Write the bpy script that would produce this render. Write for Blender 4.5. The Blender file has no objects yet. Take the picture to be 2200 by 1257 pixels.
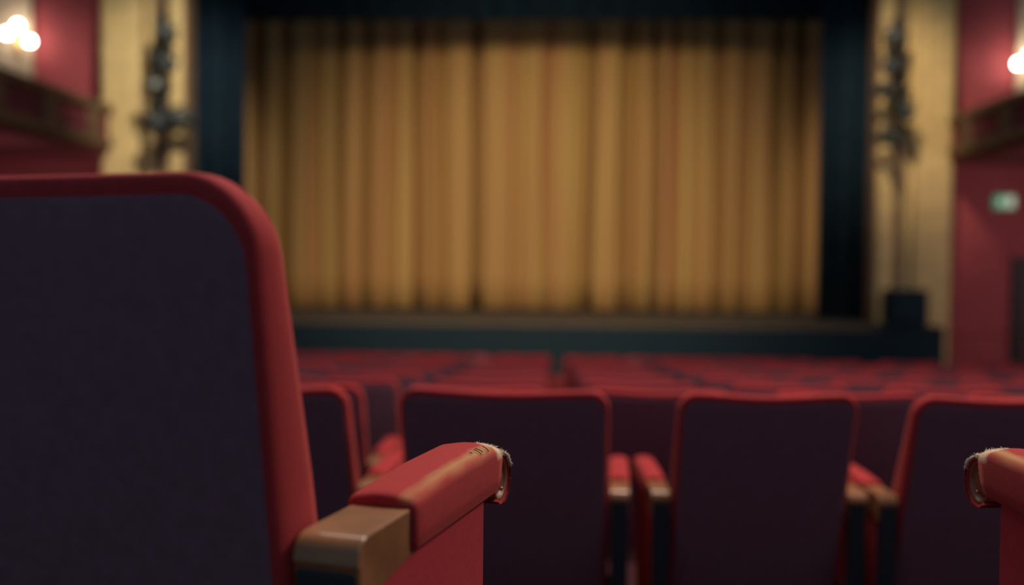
import bpy, bmesh, math, random
from mathutils import Vector, Matrix
random.seed(7)
S = bpy.context.scene
COL = S.collection
PI = math.pi
# ---------------------------------------------------------------- camera
F = 2200 * 35 / 36.0
YAW, PITCH, ROLL = math.radians(2.41), math.atan(68.5 / F), math.radians(0.55)
EYE = Vector((0, 0, 0.937))
cam_d = bpy.data.cameras.new('camera'); cam = bpy.data.objects.new('camera', cam_d); COL.objects.link(cam)
cam_d.lens = 35; cam_d.sensor_width = 36; cam_d.clip_start = 0.05; cam_d.clip_end = 100
CM = Matrix.Rotation(YAW, 3, 'Z') @ Matrix.Rotation(PI / 2 - PITCH, 3, 'X') @ Matrix.Rotation(ROLL, 3, 'Z')
cam.matrix_world = Matrix.Translation(EYE) @ CM.to_4x4()
cam_d.dof.use_dof = True; cam_d.dof.focus_distance = 1.46; cam_d.dof.aperture_fstop = 1.35
S.camera = cam
# ---------------------------------------------------------------- world, light, exposure
S.view_settings.view_transform = 'Standard'; S.view_settings.look = 'None'
S.view_settings.gamma = 1; S.view_settings.exposure = 0.0
w = bpy.data.worlds.new('world'); S.world = w; w.use_nodes = True
w.node_tree.nodes['Background'].inputs[0].default_value = (0.47, 0.72, 0.95, 1)
w.node_tree.nodes['Background'].inputs[1].default_value = 0.2


def look(o, tgt):
    o.rotation_euler = (Vector(tgt) - o.location).to_track_quat('-Z', 'Y').to_euler()


def area(name, loc, tgt, sx, sy, power, col):
    l = bpy.data.lights.new(name, 'AREA'); l.shape = 'RECTANGLE'; l.size = sx; l.size_y = sy
    l.energy = power; l.color = col
    o = bpy.data.objects.new(name, l); COL.objects.link(o); o.location = loc; look(o, tgt)
    return o


area('house_light_right', (4.3, 3.9, 4.3), (0.0, 1.6, 0.5), 1.6, 1.0, 150, (1, 0.80, 0.66))
area('house_light_near', (0.6, 3.7, 5.2), (0.2, 2.4, 0.0), 1.4, 0.9, 170, (1, 0.80, 0.66))
area('house_light_centre', (-1.0, 7.0, 6.3), (0, 5.2, -0.5), 4.0, 2.0, 85, (1, 0.78, 0.62))
sp = bpy.data.lights.new('curtain_spot', 'SPOT'); sp.energy = 5200; sp.color = (1, 0.80, 0.52)
sp.spot_size = math.radians(50); sp.spot_blend = 0.9; sp.shadow_soft_size = 1.0
so = bpy.data.objects.new('curtain_spot', sp); COL.objects.link(so); so.location = (-0.6, 4.5, 5.1); look(so, (-0.3, 18.3, 0.7))


def spot(name, loc, tgt, power, deg, col, soft=0.3):
    l = bpy.data.lights.new(name, 'SPOT'); l.energy = power; l.color = col; l.spot_size = math.radians(deg); l.spot_blend = 1.0; l.shadow_soft_size = soft
    o = bpy.data.objects.new(name, l); COL.objects.link(o); o.location = loc; look(o, tgt)


spot('proscenium_fill_left', (-2.6, 9.5, 6.8), (-6.2, 15.5, 3.6), 2900, 30, (1, 0.9, 0.7))  # unseen wash added to brighten the left gilded mouldings
spot('proscenium_fill_right', (2.6, 9.5, 6.8), (5.15, 15.5, 3.4), 2300, 28, (1, 0.80, 0.55))  # matching added wash for the right gilded mouldings


area('wall_fill_right', (7.6, 12.2, 1.5), (6.6, 16.0, 0.2), 0.8, 0.5, 34, (1, 0.8, 0.75))  # added fill that lifts the dim lower right wall, not a hall fitting
area('wall_fill_left', (-8.0, 12.2, 1.5), (-8.0, 16.0, 0.6), 0.8, 0.5, 24, (1, 0.8, 0.75))  # same kind of added fill for the lower left wall


# ---------------------------------------------------------------- pixel helpers (2200 x 1257 frame)
def ray(px, py):
    return CM @ Vector(((px - 1100) / F, (628.5 - py) / F, -1))


def atY(px, py, Y):
    d = ray(px, py); return EYE + d * (Y / d.y)


def atZ(px, py, Z):
    d = ray(px, py); return EYE + d * ((Z - EYE.z) / d.z)


# ---------------------------------------------------------------- materials
def mat(name, col, rough=0.8, metal=0.0, var=0.0, scale=40, bump=0.0, bscale=200, sheen=0.0, spec=0.5, emis=None, est=0, sheen_tint=None):
    m = bpy.data.materials.new(name); m.use_nodes = True
    nt = m.node_tree; b = nt.nodes['Principled BSDF']
    b.inputs['Base Color'].default_value = (*col, 1)
    b.inputs['Roughness'].default_value = rough; b.inputs['Metallic'].default_value = metal
    b.inputs['Specular IOR Level'].default_value = spec
    if sheen:
        b.inputs['Sheen Weight'].default_value = sheen; b.inputs['Sheen Roughness'].default_value = 0.4
        b.inputs['Sheen Tint'].default_value = (*(sheen_tint or col), 1)
    if emis:
        b.inputs['Emission Color'].default_value = (*emis, 1); b.inputs['Emission Strength'].default_value = est
    tc = nt.nodes.new('ShaderNodeTexCoord')
    if var:
        n = nt.nodes.new('ShaderNodeTexNoise'); n.inputs['Scale'].default_value = scale; n.inputs['Detail'].default_value = 6
        nt.links.new(tc.outputs['Object'], n.inputs['Vector'])
        r = nt.nodes.new('ShaderNodeValToRGB')
        r.color_ramp.elements[0].position = 0.3; r.color_ramp.elements[1].position = 0.7
        r.color_ramp.elements[0].color = (*[c * (1 - var) for c in col], 1)
        r.color_ramp.elements[1].color = (*[min(1, c * (1 + var)) for c in col], 1)
        nt.links.new(n.outputs['Fac'], r.inputs['Fac']); nt.links.new(r.outputs['Color'], b.inputs['Base Color'])
    if bump:
        n2 = nt.nodes.new('ShaderNodeTexNoise'); n2.inputs['Scale'].default_value = bscale; n2.inputs['Detail'].default_value = 3
        nt.links.new(tc.outputs['Object'], n2.inputs['Vector'])
        bp = nt.nodes.new('ShaderNodeBump'); bp.inputs['Strength'].default_value = bump; bp.inputs['Distance'].default_value = 0.002
        nt.links.new(n2.outputs['Fac'], bp.inputs['Height']); nt.links.new(bp.outputs['Normal'], b.inputs['Normal'])
    return m


RED = (0.37, 0.030, 0.034)
M = dict(
    velvet=mat('red_velvet', RED, 0.85, var=0.07, scale=90, bump=0.25, bscale=900, sheen=0.22, sheen_tint=(0.95, 0.35, 0.28), spec=0.2),
    panel=mat('red_side_panel', (0.46, 0.04, 0.052), 0.8, var=0.1, scale=120, bump=0.2, bscale=900, spec=0.25),
    rear=mat('dark_rear_fabric', (0.17, 0.09, 0.125), 0.95, var=0.12, scale=60, bump=0.2, bscale=700, spec=0.3),
    wood=mat('varnished_wood', (0.265, 0.115, 0.045), 0.5, var=0.25, scale=14, spec=0.25),
    dark=mat('dark_painted_wood', (0.012, 0.022, 0.03), 0.6, spec=0.4),
    scroll=mat('scroll_wood', (0.26, 0.085, 0.035), 0.42, var=0.2, scale=30, spec=0.7),
    brass=mat('brass', (0.55, 0.36, 0.12), 0.28, metal=1.0),
    fluff=mat('frayed_stuffing', (0.9, 0.78, 0.62), 0.95, var=0.1, scale=200),
    cut=mat('cut_fabric', (0.02, 0.012, 0.012), 0.95),
    black=mat('black_drape', (0.0075, 0.018, 0.03), 0.95, var=0.15, scale=3, spec=0.1),
    stage=mat('stage_boards', (0.1, 0.076, 0.058), 0.85, var=0.2, scale=6, spec=0.1),
    fascia=mat('stage_fascia', (0.012, 0.024, 0.036), 0.9, spec=0.1),
    gold=mat('gilded_plaster', (0.56, 0.4, 0.17), 0.6, var=0.12, scale=5),
    gilt_dark=mat('aged_gilding', (0.15, 0.088, 0.045), 0.65, var=0.3, scale=7),
    wallred=mat('red_wall_paint', (0.33, 0.055, 0.068), 0.85, var=0.08, scale=3),
    maroon=mat('maroon_panel', (0.16, 0.022, 0.035), 0.85, var=0.15, scale=6),
    cream=mat('cream_plaster', (0.62, 0.5, 0.36), 0.8, var=0.08, scale=5),
    carpet=mat('dark_red_carpet', (0.06, 0.012, 0.016), 0.95, var=0.3, scale=30),
    metalblack=mat('black_metal', (0.02, 0.028, 0.03), 0.5, spec=0.5),
    lens=mat('glass_lens', (0.3, 0.3, 0.27), 0.12, spec=1.0),
    globe=mat('lamp_globe', (1, 0.95, 0.85), 0.4, emis=(1, 0.86, 0.68), est=48),
    green=mat('exit_sign_green', (0.02, 0.3, 0.16), 0.5, emis=(0.08, 0.42, 0.26), est=0.3),
    signwhite=mat('exit_sign_white', (0.8, 0.85, 0.75), 0.5, emis=(0.75, 0.85, 0.6), est=0.4),
)
wb = M['wood'].node_tree.nodes['Principled BSDF']; wb.inputs['Coat Weight'].default_value = 0.75; wb.inputs['Coat Roughness'].default_value = 0.12
# worn velvet for the armrest pads: tan wear along the outer ridge (side +1 or -1 of the pad)


def worn_velvet(name, side):
    m = M['velvet'].copy(); m.name = name
    nt = m.node_tree; b = nt.nodes['Principled BSDF']; N = nt.nodes.new; L = nt.links.new
    src = b.inputs['Base Color'].links[0].from_socket
    tc = N('ShaderNodeTexCoord'); sx = N('ShaderNodeSeparateXYZ'); L(tc.outputs['Object'], sx.inputs[0])

    def math_(op, a, bb=None, cl=False):
        n = N('ShaderNodeMath'); n.operation = op; n.use_clamp = cl
        for i, v in enumerate((a, bb)):
            if v is None: continue
            if isinstance(v, (int, float)): n.inputs[i].default_value = v
            else: L(v, n.inputs[i])
        return n.outputs[0]
    # pad objects have their origin at the outer-rear arm corner: ridge lies at x ~ -side*0.010
    nz = N('ShaderNodeTexNoise'); nz.inputs['Scale'].default_value = 45; nz.inputs['Detail'].default_value = 7
    mp = N('ShaderNodeMapping'); mp.inputs['Scale'].default_value = (1, 0.35, 1)
    L(tc.outputs['Object'], mp.inputs[0]); L(mp.outputs[0], nz.inputs['Vector'])
    nn = math_('SUBTRACT', nz.outputs['Fac'], 0.5)
    x = math_('MULTIPLY', sx.outputs[0], float(side))          # <0 inside
    dx = math_('ABSOLUTE', math_('ADD', x, 0.0065))
    a = math_('SUBTRACT', 1.0, math_('DIVIDE', dx, 0.0175), True)   # 1 at ridge
    zt = math_('MULTIPLY', math_('SUBTRACT', sx.outputs[2], 0.0), 160.0, True)
    wgt = math_('MULTIPLY', a, zt)
    # stronger towards the front
    fr = math_('MULTIPLY', math_('SUBTRACT', sx.outputs[1], 0.10), 3.0, True)
    wgt = math_('MULTIPLY', wgt, math_('ADD', 0.72, math_('MULTIPLY', fr, 0.55)))
    wgt = math_('ADD', wgt, math_('MULTIPLY', nn, math_('MULTIPLY', wgt, 2.4, True)))
    wgt = math_('MULTIPLY', math_('SUBTRACT', wgt, 0.2), 1.15, True)
    # frayed corner, nearly white
    d2 = N('ShaderNodeVectorMath'); d2.operation = 'DISTANCE'
    L(tc.outputs['Object'], d2.inputs[0]); d2.inputs[1].default_value = (-side * 0.006, 0.487, 0.010)
    fc = math_('MULTIPLY', math_('SUBTRACT', 0.034, math_('SUBTRACT', d2.outputs['Value'], math_('MULTIPLY', nn, 0.02))), 90.0, True)
    top = math_('MULTIPLY', math_('SUBTRACT', sx.outputs[2], -0.004), 150.0, True)
    fc = math_('MULTIPLY', fc, top)
    c1 = N('ShaderNodeMixRGB'); L(wgt, c1.inputs[0]); L(src, c1.inputs[1]); c1.inputs[2].default_value = (0.46, 0.23, 0.10, 1)
    c2 = N('ShaderNodeMixRGB'); L(fc, c2.inputs[0]); L(c1.outputs[0], c2.inputs[1]); c2.inputs[2].default_value = (0.75, 0.58, 0.42, 1)
    L(c2.outputs[0], b.inputs['Base Color'])
    return m


M['worn_r'] = worn_velvet('worn_red_velvet', 1)
M['worn_l'] = worn_velvet('worn_red_velvet_mirrored', -1)
# curtain cloth
cm = mat('gold_curtain_cloth', (0.37, 0.2, 0.062), 0.8, spec=0.25, sheen=0.2, sheen_tint=(0.8, 0.6, 0.3))
nt = cm.node_tree; b = nt.nodes['Principled BSDF']
tc = nt.nodes.new('ShaderNodeTexCoord'); mp = nt.nodes.new('ShaderNodeMapping'); mp.inputs['Scale'].default_value = (5, 5, 0.12)
nz = nt.nodes.new('ShaderNodeTexNoise'); nz.inputs['Scale'].default_value = 1.0; nz.inputs['Detail'].default_value = 6
rp = nt.nodes.new('ShaderNodeValToRGB'); rp.color_ramp.elements[0].color = (0.42, 0.195, 0.085, 1); rp.color_ramp.elements[1].color = (0.46, 0.3, 0.1, 1)  # redder streaks painted in for light bounced between the folds
rp.color_ramp.elements[0].position = 0.35; rp.color_ramp.elements[1].position = 0.65
nt.links.new(tc.outputs['Object'], mp.inputs[0]); nt.links.new(mp.outputs[0], nz.inputs['Vector']); nt.links.new(nz.outputs['Fac'], rp.inputs[0]); nt.links.new(rp.outputs[0], b.inputs['Base Color'])
M['curtain'] = cm


# ---------------------------------------------------------------- object helpers
def tag(o, label=None, cat=None, group=None, kind=None):
    if label: o['label'] = label
    if cat: o['category'] = cat
    if group: o['group'] = group
    if kind: o['kind'] = kind
    return o


def obj(name, bm, m, parent=None, loc=(0, 0, 0), smooth=True, bev=0.0, seg=3):
    me = bpy.data.meshes.new(name); bmesh.ops.recalc_face_normals(bm, faces=bm.faces[:])
    bm.to_mesh(me); bm.free()
    o = bpy.data.objects.new(name, me); COL.objects.link(o); o.location = loc
    for p in me.polygons: p.use_smooth = smooth
    me.materials.append(m if not isinstance(m, str) else M[m])
    if bev:
        md = o.modifiers.new('bevel', 'BEVEL'); md.width = bev; md.segments = seg; md.limit_method = 'ANGLE'; md.angle_limit = math.radians(35)
        md.harden_normals = False
        w_ = o.modifiers.new('wn', 'WEIGHTED_NORMAL'); w_.keep_sharp = True
    if parent: o.parent = parent
    return o


def empty(name, loc, rz=0, **k):
    o = bpy.data.objects.new(name, None); COL.objects.link(o); o.location = loc; o.rotation_euler = (0, 0, rz); o.empty_display_size = 0.1
    return tag(o, **k)


def box(bm, x0, x1, y0, y1, z0, z1):
    v = [bm.verts.new(p) for p in ((x0, y0, z0), (x1, y0, z0), (x1, y1, z0), (x0, y1, z0), (x0, y0, z1), (x1, y0, z1), (x1, y1, z1), (x0, y1, z1))]
    for f in ((0, 3, 2, 1), (4, 5, 6, 7), (0, 1, 5, 4), (1, 2, 6, 5), (2, 3, 7, 6), (3, 0, 4, 7)): bm.faces.new([v[i] for i in f])
    return v


def B(*a):
    bm = bmesh.new(); box(bm, *a); return bm


def prism(pts, x0, x1, axis='x'):
    """outline pts (a,b) extruded; axis x: pts=(y,z); axis z: pts=(x,y)"""
    bm = bmesh.new()
    def P3(p, t): return (t, p[0], p[1]) if axis == 'x' else ((p[0], p[1], t) if axis == 'z' else (p[0], t, p[1]))
    a = [bm.verts.new(P3(p, x0)) for p in pts]; c = [bm.verts.new(P3(p, x1)) for p in pts]
    bm.faces.new(a); bm.faces.new(c[::-1]); n = len(pts)
    for i in range(n): bm.faces.new([a[i], c[i], c[(i + 1) % n], a[(i + 1) % n]])
    return bm


def cyl(bm, p0, p1, r0, r1=None, n=20, caps=True):
    r1 = r0 if r1 is None else r1
    p0, p1 = Vector(p0), Vector(p1); d = (p1 - p0).normalized()
    u = d.orthogonal().normalized(); v = d.cross(u)
    rings = []
    for p, r in ((p0, r0), (p1, r1)):
        rings.append([bm.verts.new(p + (u * math.cos(2 * PI * i / n) + v * math.sin(2 * PI * i / n)) * r) for i in range(n)])
    for i in range(n): bm.faces.new([rings[0][i], rings[0][(i + 1) % n], rings[1][(i + 1) % n], rings[1][i]])
    if caps: bm.faces.new(rings[0][::-1]); bm.faces.new(rings[1])


def sphere(bm, c, r, sz=1.0):
    bmesh.ops.create_uvsphere(bm, u_segments=20, v_segments=14, radius=r, matrix=Matrix.Translation(c) @ Matrix.Diagonal((1, 1, sz, 1)))


def rrect(w, z0, z1, r, ins, dip, n=10):
    """rounded rectangle outline in x-z, bottom corners small"""
    hw = w / 2 - ins; a, b_ = z0 + ins, z1 - ins
    rt = max(r - ins, 0.004); rb = 0.02
    pts = []
    for cx, cz, rr, s in ((hw - rb, a + rb, rb, -90), (hw - rt, b_ - rt, rt, 0), (-hw + rt, b_ - rt, rt, 90), (-hw + rb, a + rb, rb, 180)):
        for i in range(n + 1):
            t = math.radians(s + 90 * i / n); pts.append((cx + rr * math.cos(t), cz + rr * math.sin(t)))
        if s == 0:      # extra points along the top so it can dip
            xs = hw - rt
            for k in range(1, 12): pts.append((xs - 2 * xs * k / 12, b_))
        if s == -90:
            for k in range(1, 8): pts.append((hw, a + rb + (b_ - rt - a - rb) * k / 8))
        if s == 90:
            for k in range(1, 8): pts.append((-hw, b_ - rt - (b_ - rt - a - rb) * k / 8))
    out = []
    for x, z in pts:
        f = max(0, (z - (z0 + z1) / 2) / ((z1 - z0) / 2))
        out.append((x, z - dip * f * math.cos(min(1, abs(x) / (w / 2)) * PI) * 0.5 - dip * f * 0.5))
    return out


ARM = 0.64
AW = 0.078      # arm width
OV = 0.007      # overhang of the pad


def back_bm(W, top, r, dip, rear_only=False, zb=0.26, rec=0.14):
    bm = bmesh.new()
    tb = lambda z: 0.12 - (0.12 - 0.062) * min(1, max(0, (z - ARM) / (top - ARM)))
    yr = lambda z: -0.02 - rec * (z - ARM)
    if rear_only:
        prof = [(0.013, 0.006), (0.0125, 0.001), (0.015, -0.001), (0.019, -0.0025)]
        f = lambda z, k: yr(z) + k
    else:
        prof = [(0.024, 0.0), (0.013, 0.012), (0.006, 0.05), (0.002, 0.12), (0.0, 0.22), (0.0, 0.42), (0.0, 0.62), (0.004, 0.8), (0.012, 0.92), (0.028, 0.99), (0.06, 1.02)]
        f = lambda z, k: yr(z) + k * tb(z)
    rings = []
    for ins, k in prof:
        rings.append([bm.verts.new((x, f(z, k), z)) for x, z in rrect(W, zb, top - (0.011 if rear_only else 0), r, ins, dip)])
    n = len(rings[0])
    for a, c in zip(rings, rings[1:]):
        for i in range(n): bm.faces.new([a[i], a[(i + 1) % n], c[(i + 1) % n], c[i]])
    for rg in (rings[0], rings[-1]):
        bm.faces.new(rg)
    return bm


def arm_wood_bm(s):
    # wooden arm: origin at outer-rear-top corner; s=+1 right arm (inner side is -x)
    pts = [(0.005, -0.085), (0.005, -0.034), (0.0, -0.031), (0.0, -0.026), (0.0023, -0.016), (0.0076, -0.0076), (0.016, -0.0023), (0.026, 0), (0.45, 0), (0.48, -0.05), (0.36, -0.052), (0.2, -0.05), (0.05, -0.07), (0.03, -0.085)]
    return prism(pts, -s * AW, 0.0)


def pad_bm(s):
    y0, y1 = 0.143, 0.490
    ov = OV
    top = lambda y: 0.012 + 0.008 * math.sin(min(1, (y - y0) / 0.2) * PI / 2) - (0.008 * max(0, (y - 0.44) / 0.05) ** 2)
    bm = bmesh.new(); rings = []
    ys = [y0 + 0.0, y0 + 0.003, y0 + 0.01] + [y0 + 0.01 + (y1 - y0 - 0.01) * k / 16 for k in range(1, 17)]
    for j, y in enumerate(ys):
        ease = (0.55, 0.86, 1.0)[j] if j < 3 else 1.0
        sh = (0.005, 0.0015, 0)[j] if j < 3 else 0
        hi = top(y) * ease
        xo, xi = ov - sh, -AW - ov + sh
        zb = -0.052 + sh
        pr = []
        R = 0.0135
        # outer side bottom -> up -> rounded ridge -> crowned top -> ridge -> inner bottom
        pr.append((xo - 0.004, zb)); pr.append((xo, zb + 0.005)); pr.append((xo + .0015, -0.03)); pr.append((xo, hi - R - 0.002))
        for k in range(1, 7):
            t = k / 6 * PI / 2; pr.append((xo - R + R * math.cos(t), hi - R + R * math.sin(t) - 0.0015 * (1 - k / 6)))
        for k in range(1, 8):
            u = k / 8; pr.append((xo - R + (xi - xo + 2 * R) * u, hi + 0.004 * math.sin(u * PI)))
        for k in range(0, 6):
            t = PI / 2 + k / 6 * PI / 2; pr.append((xi + R + R * math.cos(t), hi - R + R * math.sin(t)))
        pr += [(xi, hi - R - 0.002), (xi - .0015, -0.03), (xi, zb + 0.005), (xi + 0.004, zb)]
        if y > 0.40:   # front end tucks up and back around the roll
            q = (y - 0.40) / 0.052
            pr = [(x, z if z > -0.02 else z + 0.0 * q) for x, z in pr]
        rings.append([bm.verts.new((s * x, y, z)) for x, z in pr])
    n = len(rings[0])
    # shear the front so that the side's front edge leans: lower verts sit further back
    for rg, y in zip(rings, ys):
        for v in rg:
            if y > 0.42:
                v.co.y -= (y - 0.42) / 0.07 * 0.024 * min(1, max(0, -(v.co.z + 0.002) / 0.05))
    for a, c in zip(rings, rings[1:]):
        for i in range(n): bm.faces.new([a[i], a[(i + 1) % n], c[(i + 1) % n], c[i]])
    bm.faces.new(rings[0]); bm.faces.new(rings[-1])
    return bm


SC = (0.497, -0.037)     # scroll centre (y, z)


def roll_bm(s):
    # fabric that rolls over the scroll end: C-shaped shell
    a0, a1, n = math.radians(112), math.radians(-128), 30
    R, r = 0.0385, 0.0335
    out = [(SC[0] + R * math.cos(a0 + (a1 - a0) * i / n), SC[1] + R * math.sin(a0 + (a1 - a0) * i / n)) for i in range(n + 1)]
    inn = [(SC[0] + r * math.cos(a0 + (a1 - a0) * i / n), SC[1] + r * math.sin(a0 + (a1 - a0) * i / n)) for i in range(n + 1)]
    bm = bmesh.new()
    x0, x1 = s * 0.006, -s * (AW + 0.006)
    rows = []
    for x, e in ((x0 - s * .003, 0), (x0, .002), (x1, .002), (x1 + s * .003, 0)):
        rows.append([bm.verts.new((x, p[0], p[1])) for p in out])
    irows = []
    for x in (x0 - s * .003, x1 + s * .003): irows.append([bm.verts.new((x, p[0], p[1])) for p in inn])
    for i in range(n):
        for a, c in zip(rows, rows[1:]): bm.faces.new([a[i], a[i + 1], c[i + 1], c[i]])
        bm.faces.new([rows[0][i], rows[0][i + 1], irows[0][i + 1], irows[0][i]])
        bm.faces.new([rows[3][i], rows[3][i + 1], irows[1][i + 1], irows[1][i]])
        bm.faces.new([irows[0][i], irows[0][i + 1], irows[1][i + 1], irows[1][i]])
    for e in (0, n): bm.faces.new([rows[0][e], rows[1][e], rows[2][e], rows[3][e], irows[1][e], irows[0][e]])
    return bm


def scroll_bm(s):
    # turned wooden scroll end, rim and dished face
    bm = bmesh.new()
    prof = [(0.0, 0.0295), (0.0015, 0.0315), (0.0015, 0.034), (-0.003, 0.0335), (-0.075, 0.0335)]
    prof = [(0.001, 0.0), (0.001, 0.012), (-0.001, 0.017), (-0.006, 0.021), (-0.006, 0.026), (-0.001, 0.0285), (0.002, 0.031), (0.001, 0.033), (-0.002, 0.0334),
            (-AW + 0.002, 0.0334), (-AW - .001, 0.031), (-AW - .001, 0.0)]
    n = 36; rings = []
    for x, r in prof:
        if r == 0: rings.append([bm.verts.new((s * x, SC[0], SC[1]))])
        else: rings.append([bm.verts.new((s * x, SC[0] + r * math.cos(2 * PI * i / n), SC[1] + r * math.sin(2 * PI * i / n))) for i in range(n)])
    for a, c in zip(rings, rings[1:]):
        for i in range(n):
            A = [a[0]] if len(a) == 1 else [a[i], a[(i + 1) % n]]
            Cc = [c[0]] if len(c) == 1 else [c[(i + 1) % n], c[i]]
            bm.faces.new(A + Cc)
    return bm


def stud_bm(s):
    bm = bmesh.new(); sphere(bm, (s * 0.0005, SC[0] + 0.004, SC[1] - 0.016), 0.0032); return bm


def fray_bm(s, seed, n=1100):
    rnd = random.Random(seed); bm = bmesh.new()
    for i in range(n):
        # over the front outer corner: run around the roll
        u = rnd.random()
        ang = math.radians(112 - 88 * u)
        x = -rnd.random() ** 1.4 * (0.03 + 0.03 * (rnd.random() < .25)) + 0.006
        if u > .5 and rnd.random() < .25: x = 0.0065
        R = 0.0388 + (0.007 * max(0, 1 - u * 2.2))
        p = Vector((x, SC[0] + R * math.cos(ang), SC[1] + R * math.sin(ang)))
        nrm = Vector((0.25 * rnd.random(), math.cos(ang), math.sin(ang)))
        tdir = Vector((rnd.uniform(-1, 1), math.sin(ang) * rnd.uniform(-.3, 1), -math.cos(ang) + rnd.uniform(-.6, .4)))
        d = (nrm * rnd.uniform(0.0, 0.35) + tdir * 0.9).normalized()
        if i % 3 == 0:      # loose fibres on the worn pad corner just behind the roll
            q_ = rnd.random(); p = Vector((0.004 - rnd.random() ** 1.5 * 0.035, 0.489 - 0.024 * q_ ** 1.5, 0.0)); xx = -p.x
            p.z = 0.0165 - 0.005 * (1 - q_) + 0.004 * math.sin(min(1, max(0, xx - .005) / .03) * PI / 2) - (0.010 if xx < 0 else 0.004 if xx < .004 else 0)
            d = Vector((rnd.uniform(-1, 1), rnd.uniform(-.4, 1), rnd.uniform(0, .5))).normalized()
        L = rnd.uniform(0.002, 0.007); k = 3; r = rnd.uniform(0.0003, 0.0007)
        prev = None; q = p.copy()
        side = d.orthogonal().normalized(); up = d.cross(side)
        for j in range(k + 1):
            rr = r * (1 - 0.7 * j / k)
            ring = [bm.verts.new(Vector((s * c.x, c.y, c.z))) for c in (q + side * rr, q - side * rr * .5 + up * rr * .86, q - side * rr * .5 - up * rr * .86)]
            if prev:
                for a in range(3): bm.faces.new([prev[a], prev[(a + 1) % 3], ring[(a + 1) % 3], ring[a]])
            prev = ring
            d = (d + Vector((rnd.uniform(-.5, .5), rnd.uniform(-.5, .5), rnd.uniform(-.6, .3)))).normalized()
            q = q + d * L / k
    return bm


def panel_bm(s):
    # upholstered side panel under the arm
    pts = [(0.03, -0.58), (0.03, -0.055), (0.20, -0.046), (0.436, -0.046), (0.443, -0.06), (0.441, -0.58)]
    return prism(pts, -s * 0.006, -s * (AW - 0.008))


def seat_bm(W):
    # tip-up seat folded up, almost vertical in front of the back
    bm = bmesh.new()
    hw = W / 2 - 0.012
    prof = [(0.13, 0.33), (0.11, 0.36), (0.12, 0.60), (0.14, 0.62), (0.185, 0.61), (0.215, 0.56), (0.225, 0.45), (0.215, 0.37), (0.18, 0.33)]
    return prism([(y, z - 0.08) for y, z in prof], -hw, hw)


def make_chair(W, top, r=0.075, dip=0.006, worn=None, name='theatre_seat', rec=0.14, aw=0.078, ov=0.007):
    global AW, OV
    AW, OV = aw, ov
    t = empty(name, (0, 0, 0))
    bk = obj('backrest', back_bm(W, top, r, dip, rec=rec), 'velvet', t)
    rp_ = obj('rear_panel', back_bm(W, top, r, dip, True, rec=rec), 'rear', t); rp_['label'] = 'dark aubergine rear panel'
    obj('seat_cushion', seat_bm(W), 'velvet', t, bev=0.012)
    for s in (1, -1):
        A = (s * (W / 2 + 0.005 + AW), 0, ARM)
        wd = obj('armrest', arm_wood_bm(s), 'wood', t, loc=A, bev=0.004, seg=4)
        pm = M['velvet']
        if worn == s: pm = M['worn_r'] if s > 0 else M['worn_l']
        pd = obj('arm_pad', pad_bm(s), pm, wd)
        obj('arm_roll', roll_bm(s), pm, wd)
        obj('scroll_end', scroll_bm(s), 'scroll', wd)
        obj('stud', stud_bm(s), 'brass', wd)
        if worn == s:
            f = obj('frayed_stuffing', fray_bm(s, 3 + s), 'fluff', wd); f['label'] = 'pale frayed stuffing'; f['kind'] = 'stuff'
        pn = obj('side_panel', panel_bm(s), 'panel', t, loc=A, bev=0.006)
        ps = obj('rear_post', B(*sorted((-s * 0.0035, -s * (AW - 0.002))), 0.0015, 0.03, -ARM + 0.0, -0.0365), 'dark', t, loc=A, bev=0.006)
        ft = obj('foot', B(*sorted((-s * 0.004, -s * (AW - 0.004))), 0.0, 0.45, -ARM, -ARM + 0.03), 'dark', t, loc=A, bev=0.004)
        # kids of the arm are at its origin
    pb = obj('pivot_bar', B(-W / 2 - .02, W / 2 + .02, 0.10, 0.14, 0.27, 0.33), 'dark', t, bev=0.004)
    return t


def copy_tree(o, parent=None):
    c = o.copy(); COL.objects.link(c); c.parent = parent
    for ch in list(o.children): copy_tree(ch, c)
    return c


def put(t, loc, rz): t.location = loc; t.rotation_euler = (0, 0, rz)


# ---------------------------------------------------------------- large structure
# floor: raked in terraces
tops = [0.397, 0.517, 0.604, 0.68, 0.75, 0.811, 0.875, 0.945, 1.02, 1.11, 1.21]
rowY = [3.17 + 0.95 * k for k in range(len(tops))]
rowZ = [EYE.z - t - (0.97) for t in tops]
pts = [(-2.5, 0.0), (2.05, 0.0)]
for k, (y, z) in enumerate(zip(rowY, rowZ)):
    if k == 0: pts += [(2.05, -0.2), (2.4, -0.2), (2.4, z)]
    else: pts += [(y - 0.32, rowZ[k - 1]), (y - 0.32, z)]
pts += [(19.5, rowZ[-1]), (19.5, -1.6), (-2.5, -1.6)]
fl = obj('floor', prism(pts, -9.6, 9.4), 'carpet', smooth=False); tag(fl, kind='structure')
ZF = rowZ[-1]
# wall flanks either side of the proscenium, facing the audience
YW = 16.05
xl = atY(226, 200, YW).x; xr = atY(2044, 200, YW).x
tag(obj('wall_left', B(-9.6, xl + 0.2, YW, YW + 0.25, ZF, 7.2), 'wallred', smooth=False), kind='structure')
tag(obj('wall_right', B(xr - 0.2, 9.4, YW, YW + 0.25, ZF, 7.2), 'wallred', smooth=False), kind='structure')
tag(obj('wall_side_left', B(-9.85, -9.6, 6.0, YW + 0.25, -1.6, 7.2), 'wallred', smooth=False), kind='structure')
tag(obj('wall_side_right', B(9.4, 9.65, 6.0, YW + 0.25, -1.6, 7.2), 'wallred', smooth=False), kind='structure')


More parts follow.
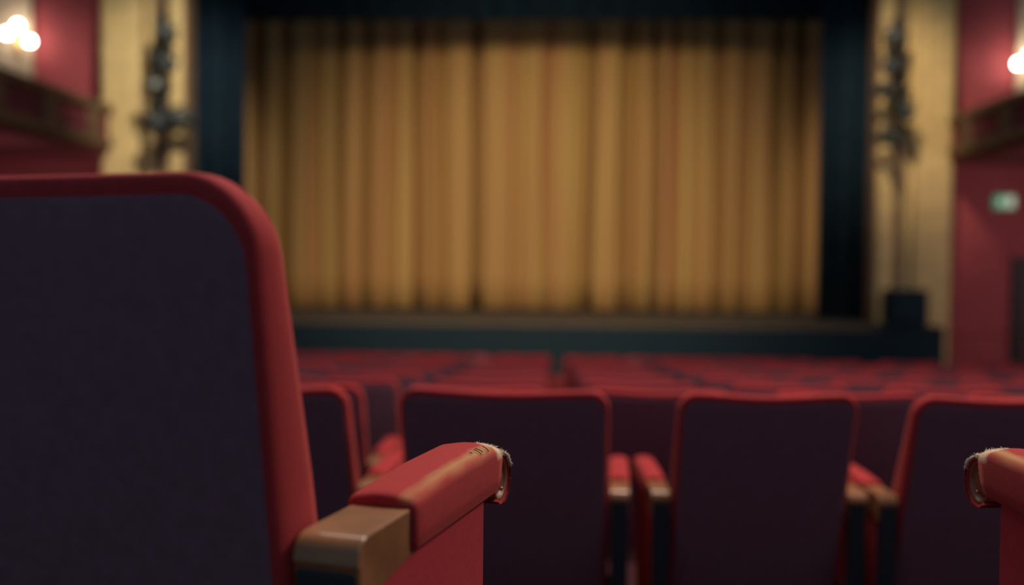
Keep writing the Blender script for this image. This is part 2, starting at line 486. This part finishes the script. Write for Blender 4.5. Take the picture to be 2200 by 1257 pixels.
# proscenium mouldings, each an extruded plan profile
def moulding(name, px0, px1, Y, depth, z0, z1, material, shape='round', n=14):
    a, c = atY(px0, 300, Y).x, atY(px1, 300, Y).x
    pts = []
    for i in range(n + 1):
        u = i / n
        if shape == 'round': d = depth * math.sqrt(max(0, 1 - (2 * u - 1) ** 2))
        elif shape == 'fluted': d = depth * (0.75 + 0.25 * abs(math.sin(u * PI * 3)))
        else: d = depth
        pts.append((a + (c - a) * u, Y - d))
    pts += [(c, Y + 0.3), (a, Y + 0.3)]
    o = obj(name, prism(pts, z0, z1, 'z'), material, smooth=False)
    return tag(o, kind='structure')


YP = 15.6
mld = [(226, 306, .16, 'gold', 'fluted'), (304, 336, .03, 'gilt_dark', 'flat'), (312, 332, .07, 'gold', 'round'), (334, 364, .0, 'gilt_dark', 'flat'), (362, 397, .09, 'gold', 'round'), (395, 405, .03, 'gilt_dark', 'flat'),
       (1878, 1886, .03, 'gilt_dark', 'flat'), (1884, 1924, .09, 'gold', 'round'), (1922, 1947, .0, 'gilt_dark', 'flat'), (1943, 1965, .05, 'gold', 'round'), (1962, 2040, .16, 'gold', 'fluted'), (2038, 2048, .05, 'gilt_dark', 'flat')]
for i, (a, c, d, m_, sh) in enumerate(mld):
    moulding('trim_%d' % (i + 1), a, c, YP, d, ZF, 7.2, m_, sh)
# proscenium head above the frame
xa, xb = atY(405, 100, YP).x, atY(1880, 100, YP).x
tag(obj('trim_13', B(xa - .1, xb + .1, YP - 0.05, YP + 0.3, 5.9, 7.2), 'gold', smooth=False), kind='structure')
# pale pilasters beyond the red wall fields
px_l, px_r = atY(74, 150, YW).x, atY(2180, 150, YW).x
tag(obj('trim_14', B(-9.55, px_l, YW - 0.12, YW, 2.7, 7.2), 'cream', bev=0.02), kind='structure')
tag(obj('trim_15', B(px_r, 9.35, YW - 0.12, YW, 2.7, 7.2), 'cream', bev=0.02), kind='structure')
# dado rail on the right wall
dz = atY(2100, 712, YW).z
tag(obj('trim_16', B(xr, atY(2165, 712, YW).x, YW - 0.04, YW, dz - .05, dz + .05), 'wallred', bev=0.01), kind='structure')
# door at the right
dx0 = atY(2172, 600, YW).x; dzt = atY(2190, 552, YW).z
d1 = tag(obj('door_1', B(dx0 + .06, dx0 + 1.05, YW - 0.05, YW + 0.02, ZF, dzt - .06), mat('door_paint', (0.03, 0.018, 0.026), 0.6), bev=0.01), kind='structure')
obj('door_frame', prism([(dx0, ZF), (dx0, dzt), (dx0 + 1.15, dzt), (dx0 + 1.15, ZF), (dx0 + 1.06, ZF), (dx0 + 1.06, dzt - .06), (dx0 + .06, dzt - .06), (dx0 + .06, ZF)], YW - 0.09, YW, 'y'), 'dark', d1, smooth=False)
bm = bmesh.new(); box(bm, dx0 + .22, dx0 + .9, YW - .065, YW - .05, ZF + 1.1, dzt - .25); box(bm, dx0 + .22, dx0 + .9, YW - .065, YW - .05, ZF + .2, ZF + .95); obj('door_panel', bm, 'maroon', d1, bev=.01)
bm = bmesh.new(); cyl(bm, (dx0 + .14, YW - .05, ZF + 1.0), (dx0 + .14, YW - .11, ZF + 1.0), .02); sphere(bm, (dx0 + .14, YW - .13, ZF + 1.0), .032); obj('door_handle', bm, 'brass', d1)

# ---------------------------------------------------------------- stage
YS = 14.5; ZS = 0.036; YC = 18.25
st = empty('stage', (0, YS, ZF)); tag(st, 'low dark stage platform with brown boards below the gold curtain', 'stage')
sl, sr = atY(395, 700, YS).x - 1.0, atY(2030, 720, YS).x
def sub(o, p):      # parent keeping the world place
    o.parent = p; o.location = o.location - p.location; return o
bm = B(sl, sr - 0.95, YS, YP - .2, ZS - 0.05, ZS); box(bm, sl, xb, YP - .2, YP + .3, ZS - 0.05, ZS); box(bm, -8, 8, YP + .73, 19.4, ZS - 0.05, ZS); box(bm, xa, xb, YP + .3, YP + .73, ZS - 0.05, ZS)
sub(obj('stage_floor', bm, 'stage', smooth=False), st)
tag(obj('wall_back', B(-8, 8, 19.4, 19.5, ZF, 7.2), 'black', smooth=False), kind='structure')
sub(obj('stage_front', B(sl + .02, sr, YS + 0.02, YS + 0.2, ZF, ZS - 0.05), 'fascia', smooth=False), st)
sub(obj('side_apron', B(sr - 0.95, sr, YS, YP - 0.21, ZS - 0.06, ZS + 0.0), 'fascia', bev=0.01), st)
# gold curtain
x0c, x1c = atY(505, 400, YC).x, atY(1785, 400, YC).x
px2x = lambda p: atY(p, 400, YC).x
valleys = [(555, 9, .42), (613, 8, .34), (731, 7, .38), (789, 8, .36), (899, 9, .42), (944, 10, .20), (1024, 7, .50), (1110, 9, .10), (1177, 8, .13), (1243, 8, .14), (1267, 6, .42), (1341, 8, .34), (1365, 7, .18), (1407, 6, .42),
           (1452, 8, .16), (1495, 8, .14), (1546, 8, .26), (1600, 8, .22), (1673, 9, .42), (1722, 8, .5), (840, 8, .16), (680, 9, .14)]
zt_c, zb_c = 6.2, ZS + 0.02
bm = bmesh.new(); NX, NZ = 760, 10; grid = []
for j in range(NZ + 1):
    z = zb_c + (zt_c - zb_c) * j / NZ; row = []
    for i in range(NX + 1):
        x = x0c + (x1c - x0c) * i / NX
        y = 0
        for vp, wd, am in valleys:
            sway = 0.02 * math.sin(z * 0.9 + vp) 
            u = (x - px2x(vp) - sway) / (1.15 * wd * YC / F)
            y += 1.2 * am * math.exp(-u * u) * (1 - 0.10 * math.sin(z * .7 + vp))
        y += 0.010 * math.sin(x * 21 + 0.5 * math.sin(z * .8)) + 0.03 * math.sin(x * 8.7 + 1)
        row.append(bm.verts.new((x, YC + y, z)))
    grid.append(row)
for j in range(NZ):
    for i in range(NX): bm.faces.new([grid[j][i], grid[j][i + 1], grid[j + 1][i + 1], grid[j + 1][i]])
cu = obj('stage_curtain', bm, 'curtain'); sd = cu.modifiers.new('s', 'SOLIDIFY'); sd.thickness = 0.012; sd.offset = 1
tag(cu, 'wide pleated gold curtain hanging closed behind the black stage opening', 'curtain')


# black masking drapes
def drape(name, x0, x1, Y, z0, z1, label, cat='curtain', fold=0.035, group=None):
    bm = bmesh.new(); n = max(20, int((x1 - x0) * 30)); a, c = [], []
    for i in range(n + 1):
        x = x0 + (x1 - x0) * i / n; y = Y + fold * math.sin(x * 17) + fold * .5 * math.sin(x * 31 + 1)
        a.append(bm.verts.new((x, y, z0))); c.append(bm.verts.new((x, y, z1)))
    for i in range(n): bm.faces.new([a[i], a[i + 1], c[i + 1], c[i]])
    o = obj(name, bm, 'black'); sd = o.modifiers.new('s', 'SOLIDIFY'); sd.thickness = 0.02
    return tag(o, label, cat)


YL = 16.3
drape('leg_drape', atY(396, 300, YL).x - .5, atY(526, 300, YL).x, YL, ZS, 6.6, 'tall black masking drape at the left edge of the gold curtain')
drape('leg_drape', atY(1761, 300, YL).x, atY(1886, 300, YL).x + .5, YL, ZS, 6.6, 'tall black masking drape at the right edge of the gold curtain')
hb = atY(1140, 44, YL + .1).z
drape('border_drape', atY(396, 300, YL).x, atY(1886, 300, YL).x, YL + 0.12, hb, 6.6, 'black border drape hanging across above the gold curtain')
# black speaker on the apron
cx = atY(1945, 660, 15.0).x; ztop = atY(1945, 622, 15.0).z; hw = 0.27
spk = empty('stage_speaker', (cx, 15.0, ZS)); tag(spk, 'squat black speaker cabinet standing on the right end of the stage', 'speaker')
obj('cabinet', B(-hw, hw, -.2, .25, 0.03, ztop - ZS), 'fascia', spk, bev=.03)
obj('grille', B(-hw + .04, hw - .04, -.215, -.2, 0.07, ztop - ZS - .04), 'fascia', spk, bev=.005)
for sx_ in (-.2, .2): obj('foot', B(sx_ - .03, sx_ + .03, -.15, .2, 0, .03), 'metalblack', spk)

# ---------------------------------------------------------------- balconies
def balcony(side, px_end, label):
    Yb1 = 15.45; Yb0 = 9.0
    xf = atY(px_end, 280, Yb1).x
    zt = atY(px_end, 226 if side < 0 else 250, Yb1).z
    zb = atY(px_end, 332 if side < 0 else 350, Yb1).z
    t = empty('balcony', (xf, (Yb0 + Yb1) / 2, zb)); tag(t, label, 'balcony')
    o = side   # outward direction
    def bx(name, a, c, y0, y1, z0, z1, m_, bev=0.02):
        xs = sorted((o * a, o * c))
        return obj(name, B(xs[0], xs[1], y0 - t.location.y, y1 - t.location.y, z0 - zb, z1 - zb), m_, t, bev=bev)
    bx('balcony_front', 0.0, 0.14, Yb0, Yb1, zb + .12, zt - .12, 'maroon')
    bx('end_panel', 0.0, 2.4, Yb1 - .02, Yb1 + .1, zb + .1, zt - .1, 'maroon')
    bx('top_rail', -.07, 0.2, Yb0, Yb1 + .12, zt - .14, zt, 'gilt_dark', .04)
    bx('bottom_moulding', -.05, 0.2, Yb0, Yb1 + .12, zb + .08, zb + .24, 'gilt_dark', .04)
    bx('balcony_floor', 0.02, 2.4, Yb0, Yb1 + .1, zb - .02, zb + .1, 'maroon')
    for k in range(5):
        y = Yb1 - 0.1 - k * 1.32
        bx('gilt_block', -.045, 0.05, y - .16 - .45, y - .45 + .16, zb + .22, zt - .12, 'gilt_dark', .02)
    return t


balcony(-1, 234, 'maroon balcony with aged gilt rail on the left wall')
balcony(1, 2046, 'maroon balcony with aged gilt rail on the right wall')


# ---------------------------------------------------------------- wall lamps
def sconce(px, py, globes, label):
    Y = YW - 0.12
    c = atY(px, py, Y); c.y = Y
    t = empty('wall_lamp', c); tag(t, label, 'lamp', )
    bm = bmesh.new(); box(bm, -.06, .06, -.03, 0, -.25, .12); obj('backplate', bm, 'brass', t, bev=.012)
    for gx, gy in globes:
        p = atY(gx, gy, Y - 0.28) - c
        bm = bmesh.new(); cyl(bm, (0, -.03, -.12), (p.x * .6, -.2, -.14), .010); cyl(bm, (p.x * .6, -.2, -.14), (p.x, p.y, p.z - .06), .010)
        cyl(bm, (p.x, p.y, p.z - .075), (p.x, p.y, p.z - .05), .035); obj('lamp_arm', bm, 'brass', t)
        bm = bmesh.new(); sphere(bm, (p.x, p.y, p.z), .055); obj('globe', bm, 'globe', t)
    return t


sconce(42, 85, [(38, 55), (15, 72), (64, 89)], 'lit three-globe wall lamp on the pale pilaster above the left balcony')
sconce(2212, 140, [(2188, 137), (2212, 118), (2236, 137)], 'lit globe wall lamp on the pale pilaster above the right balcony')

# ---------------------------------------------------------------- exit sign
c = atY(2158, 434, YW - .06); c.y = YW - .06
ex = empty('exit_sign', c); ex.scale = (.78,) * 3; tag(ex, 'small green exit sign with running figure on the red wall', 'sign')
obj('sign_box', B(-.21, .21, -.03, .06, -.14, .14), 'green', ex, bev=.01)
bm = bmesh.new(); box(bm, .03, .18, -.035, -.03, -.105, .105); obj('doorway_symbol', bm, 'signwhite', ex)
bm = bmesh.new()
cyl(bm, (-.055, -.033, .07), (-.055, -.036, .07), .022)
for a, b_, r in (((-.065, .04), (-.085, -.02), .02), ((-.085, -.02), (-.045, -.06), .012), ((-.045, -.06), (-.06, -.105), .01), ((-.085, -.02), (-.12, -.06), .012), ((-.12, -.06), (-.165, -.065), .01),
                 ((-.065, .035), (-.02, .005), .009), ((-.065, .035), (-.115, .03), .009), ((-.115, .03), (-.13, -.01), .009)):
    d = Vector((b_[0] - a[0], 0, b_[1] - a[1])).normalized(); nn = Vector((d.z, 0, -d.x)) * r
    q = [Vector((a[0], 0, a[1])) + nn, Vector((b_[0], 0, b_[1])) + nn, Vector((b_[0], 0, b_[1])) - nn, Vector((a[0], 0, a[1])) - nn]
    f0 = [bm.verts.new((v.x, -.033, v.z)) for v in q]; f1 = [bm.verts.new((v.x, -.036, v.z)) for v in q]
    bm.faces.new(f0); bm.faces.new(f1[::-1])
    for i in range(4): bm.faces.new([f0[i], f0[(i + 1) % 4], f1[(i + 1) % 4], f1[i]])
obj('running_figure', bm, 'signwhite', ex, smooth=False)


# ---------------------------------------------------------------- stage lanterns on booms beside the opening
def boom(px, label):
    Y = YP - .32
    c = atY(px, 200, Y)
    t = empty('lighting_boom', (c.x, Y, 1.2)); tag(t, label, 'pole')
    bm = bmesh.new(); cyl(bm, (0, 0, atY(px, 335, Y).z - 1.2), (0, 0, 4.75 - 1.2), .024); obj('pole', bm, 'metalblack', t)
    for z in (atY(px, 305, Y).z, atY(px, 42, Y).z):
        bm = bmesh.new(); box(bm, -.035, .035, -.03, .3, z - 1.25, z - 1.19); obj('bracket', bm, 'metalblack', t, bev=.005)
    return t


def lantern(px, py, yaw, pitch, size, label, Y=YP - .72):
    c = atY(px, py, Y)
    t = empty('stage_light', c); t.rotation_euler = (pitch, 0, yaw); t.scale = (size,) * 3
    tag(t, label, 'stage light')
    bm = bmesh.new()      # barrel along -y
    rings = []; n = 24
    for y, r in ((.2, .05), (.19, .09), (.12, .12), (-.02, .125), (-.04, .105), (-.16, .105), (-.165, .12), (-.19, .12)):
        rings.append([bm.verts.new((r * math.cos(2 * PI * i / n), y, r * math.sin(2 * PI * i / n))) for i in range(n)])
    for a, b_ in zip(rings, rings[1:]):
        for i in range(n): bm.faces.new([a[i], a[(i + 1) % n], b_[(i + 1) % n], b_[i]])
    bm.faces.new(rings[0]); bm.faces.new(rings[-1]); obj('housing', bm, 'metalblack', t)
    bm = bmesh.new(); cyl(bm, (0, -.188, 0), (0, -.196, 0), .1, .085, 24); obj('lens', bm, 'lens', t)
    bm = bmesh.new()
    for s in (1, -1): box(bm, s * .15 - .008, s * .15 + .008, -.02, .03, -.02, .2)
    box(bm, -.158, .158, -.02, .03, .19, .21); cyl(bm, (0, .005, .2), (0, .005, .27), .022); obj('yoke', bm, 'metalblack', t)
    for k in range(4):
        mt = Matrix.Rotation(k * PI / 2, 4, 'Y')
        bm = bmesh.new(); box(bm, -.1, .1, -.003, .003, 0, .12)
        bmesh.ops.transform(bm, matrix=mt @ Matrix.Translation((0, -.19, .11)) @ Matrix.Rotation(math.radians(65), 4, 'X'), verts=bm.verts)
        obj('barn_door', bm, 'metalblack', t)
    # clamp arm from the top of the yoke back to the pole
    rot = t.rotation_euler.to_matrix(); top_ = c + rot @ Vector((0, .005, .25)) * size
    pole = Vector((atY(348 if px < 1100 else 1928, 200, YP - .32).x, YP - .343, top_.z))
    inv = (Matrix.Translation(c) @ rot.to_4x4() @ Matrix.Scale(size, 4)).inverted()
    bm = bmesh.new(); cyl(bm, inv @ top_, inv @ pole, .02); obj('clamp', bm, 'metalblack', t)
    return t


boom(348, 'upright black lighting pole fixed to the left gilded proscenium')
boom(1928, 'upright black lighting pole fixed to the right gilded proscenium')
R_ = math.radians
for a in ((354, 70, R_(200), R_(-8), 1.05, 'black stage light topmost on the left lighting pole'),
          (357, 138, R_(215), R_(-15), 1.05, 'black stage light second from the top on the left lighting pole'),
          (345, 192, R_(-10), R_(-25), .8, 'black stage light with pale lens facing the seats on the left pole'),
          (350, 262, R_(150), R_(-15), 1.3, 'black stage light lowest on the left lighting pole'),
          (1923, 80, R_(160), R_(-8), 1.05, 'black stage light topmost on the right lighting pole'),
          (1916, 144, R_(150), R_(-12), 1.0, 'black stage light second from the top on the right lighting pole'),
          (1909, 196, R_(200), R_(-15), .7, 'small black stage light third from the top on the right lighting pole'),
          (1946, 242, R_(170), R_(-20), .9, 'black stage light second from the bottom on the right lighting pole'),
          (1913, 297, R_(190), R_(-12), .8, 'black stage light lowest on the right lighting pole')):
    lantern(*a)

# ---------------------------------------------------------------- near seats
G_near = 'seats of the nearest row beside the camera'
def place_by_arm(t, W, s, A, rz):
    loc = Vector((s * (W / 2 + 0.005 + 0.078), 0, ARM)); p = A - Matrix.Rotation(rz, 3, 'Z') @ loc
    p.z = 0 if abs(p.z) < .02 else p.z
    put(t, p, rz)


Wn = 0.60
n1 = make_chair(Wn, ARM + 0.386, r=0.085, dip=0.002, worn=1, rec=0.15)
rz1 = R_(-14.4)
A1 = atZ(769, 1163, ARM)
place_by_arm(n1, Wn, 1, A1, rz1)
tag(n1, 'large near red theatre seat seen from behind at left, frayed right armrest', 'theatre seat', 'seats of the nearest row')
# cut slits in the worn ridge of that arm
wa = [o for o in n1.children if o.name.startswith('armrest')][0]
bm = bmesh.new()
for (x, y, ln, an) in ((-0.0045, 0.402, .019, 2.5), (-0.006, 0.412, .016, 2.6), (-.002, .432, .014, 2.5), (-.008, .384, .006, 2.4)):
    for k in range(12):
        u = k / 12 - .5
        cx_, cy_ = x + math.cos(an) * ln * u, y + math.sin(an) * ln * u * .8
        z = 0.0225 if cx_ < -.0065 else 0.0085 + math.sqrt(max(0, .0135 ** 2 - (cx_ + .0065) ** 2))
        bmesh.ops.create_icosphere(bm, subdivisions=1, radius=0.0008, matrix=Matrix.Translation((cx_, cy_, z + .0005)) @ Matrix.Rotation(an, 4, 'Z') @ Matrix.Diagonal((2.2, .8, .8, 1)))
ct = obj('fabric_tear', bm, 'cut', wa); ct['label'] = 'short dark tears in the worn fabric'

n2 = make_chair(Wn, ARM + 0.380, r=0.085, dip=-0.01, worn=-1, rec=0.15)
rz2 = R_(1.5)
# scroll centre of its left arm at (2098,1035)
sc_loc = Vector((-(Wn / 2 + .005 + .078), SC[0], ARM + SC[1]))
Sp = atZ(2104, 1036, ARM + SC[1])
p = Sp - Matrix.Rotation(rz2, 3, 'Z') @ sc_loc; p.z = 0
put(n2, p, rz2)
tag(n2, 'near red theatre seat cut by the right edge, only its worn left armrest showing', 'theatre seat', 'seats of the nearest row')

# ---------------------------------------------------------------- first row ahead
r1 = [  # left px, right px of the back at its top, top py, rot, label
    (400, 756, 832, -3, 'red theatre seat in the row ahead half hidden by the large near seat'),
    (862, 1312, 838, -3, 'red theatre seat in the row ahead directly behind the frayed armrest'),
    (1453, 1840, 842, 2, 'red theatre seat in the row ahead between the two near armrests, right of centre'),
    (1952, 2344, 846, 3, 'red theatre seat in the row ahead behind the right edge armrest')]
for a, c, ty, rot, lb in r1:
    Yt = rowY[0] - 0.07
    pa, pc = atY(a, 880, Yt), atY(c, 880, Yt)
    W = pc.x - pa.x
    zt = atY((a + c) / 2, ty, Yt).z
    ch = make_chair(W, ARM + 0.33, r=0.06, dip=0.012, rec=0.3, aw=0.062, ov=0.003)
    put(ch, ((pa.x + pc.x) / 2, rowY[0], rowZ[0]), R_(rot))
    tag(ch, lb, 'theatre seat', 'seats of the first row ahead')

# ---------------------------------------------------------------- rows towards the stage
ordn = ['first', 'second', 'third', 'fourth', 'fifth', 'sixth', 'seventh', 'eighth', 'ninth', 'tenth', 'eleventh', 'twelfth', 'thirteenth', 'fourteenth', 'fifteenth', 'sixteenth']
proto = None
PW = 0.592
for k in range(1, len(rowY)):
    y, z = rowY[k], rowZ[k]
    xs = []
    for j in range(-9, 14):
        x = 0.055 + 0.755 * (j + 0.5)
        pxr = 1190 + x * F / y
        if pxr < 640 - 150 * 3.2 / y or pxr > 2200 + 420 * 3.2 / y: continue
        if k >= 8 and x > (1735 - 1190) * y / F - .1: continue
        xs.append(x)
    for q, x in enumerate(xs):
        if proto is None: proto = make_chair(PW, ARM + 0.33, r=0.06, dip=0.012, rec=0.22, aw=0.064, ov=0.003); ch = proto
        else: ch = copy_tree(proto)
        put(ch, (x, y + 0.004 * (x - .8) ** 2, z), R_(-(x) * -0.9 if False else x * 0.5))
        where = ('leftmost' if q == 0 else 'rightmost' if q == len(xs) - 1 else ordn[q] + ' from the left')
        tag(ch, 'red theatre seat in the %s row ahead, %s of those in view' % (ordn[k], where), 'theatre seat', 'seats of the %s row ahead' % ordn[k])
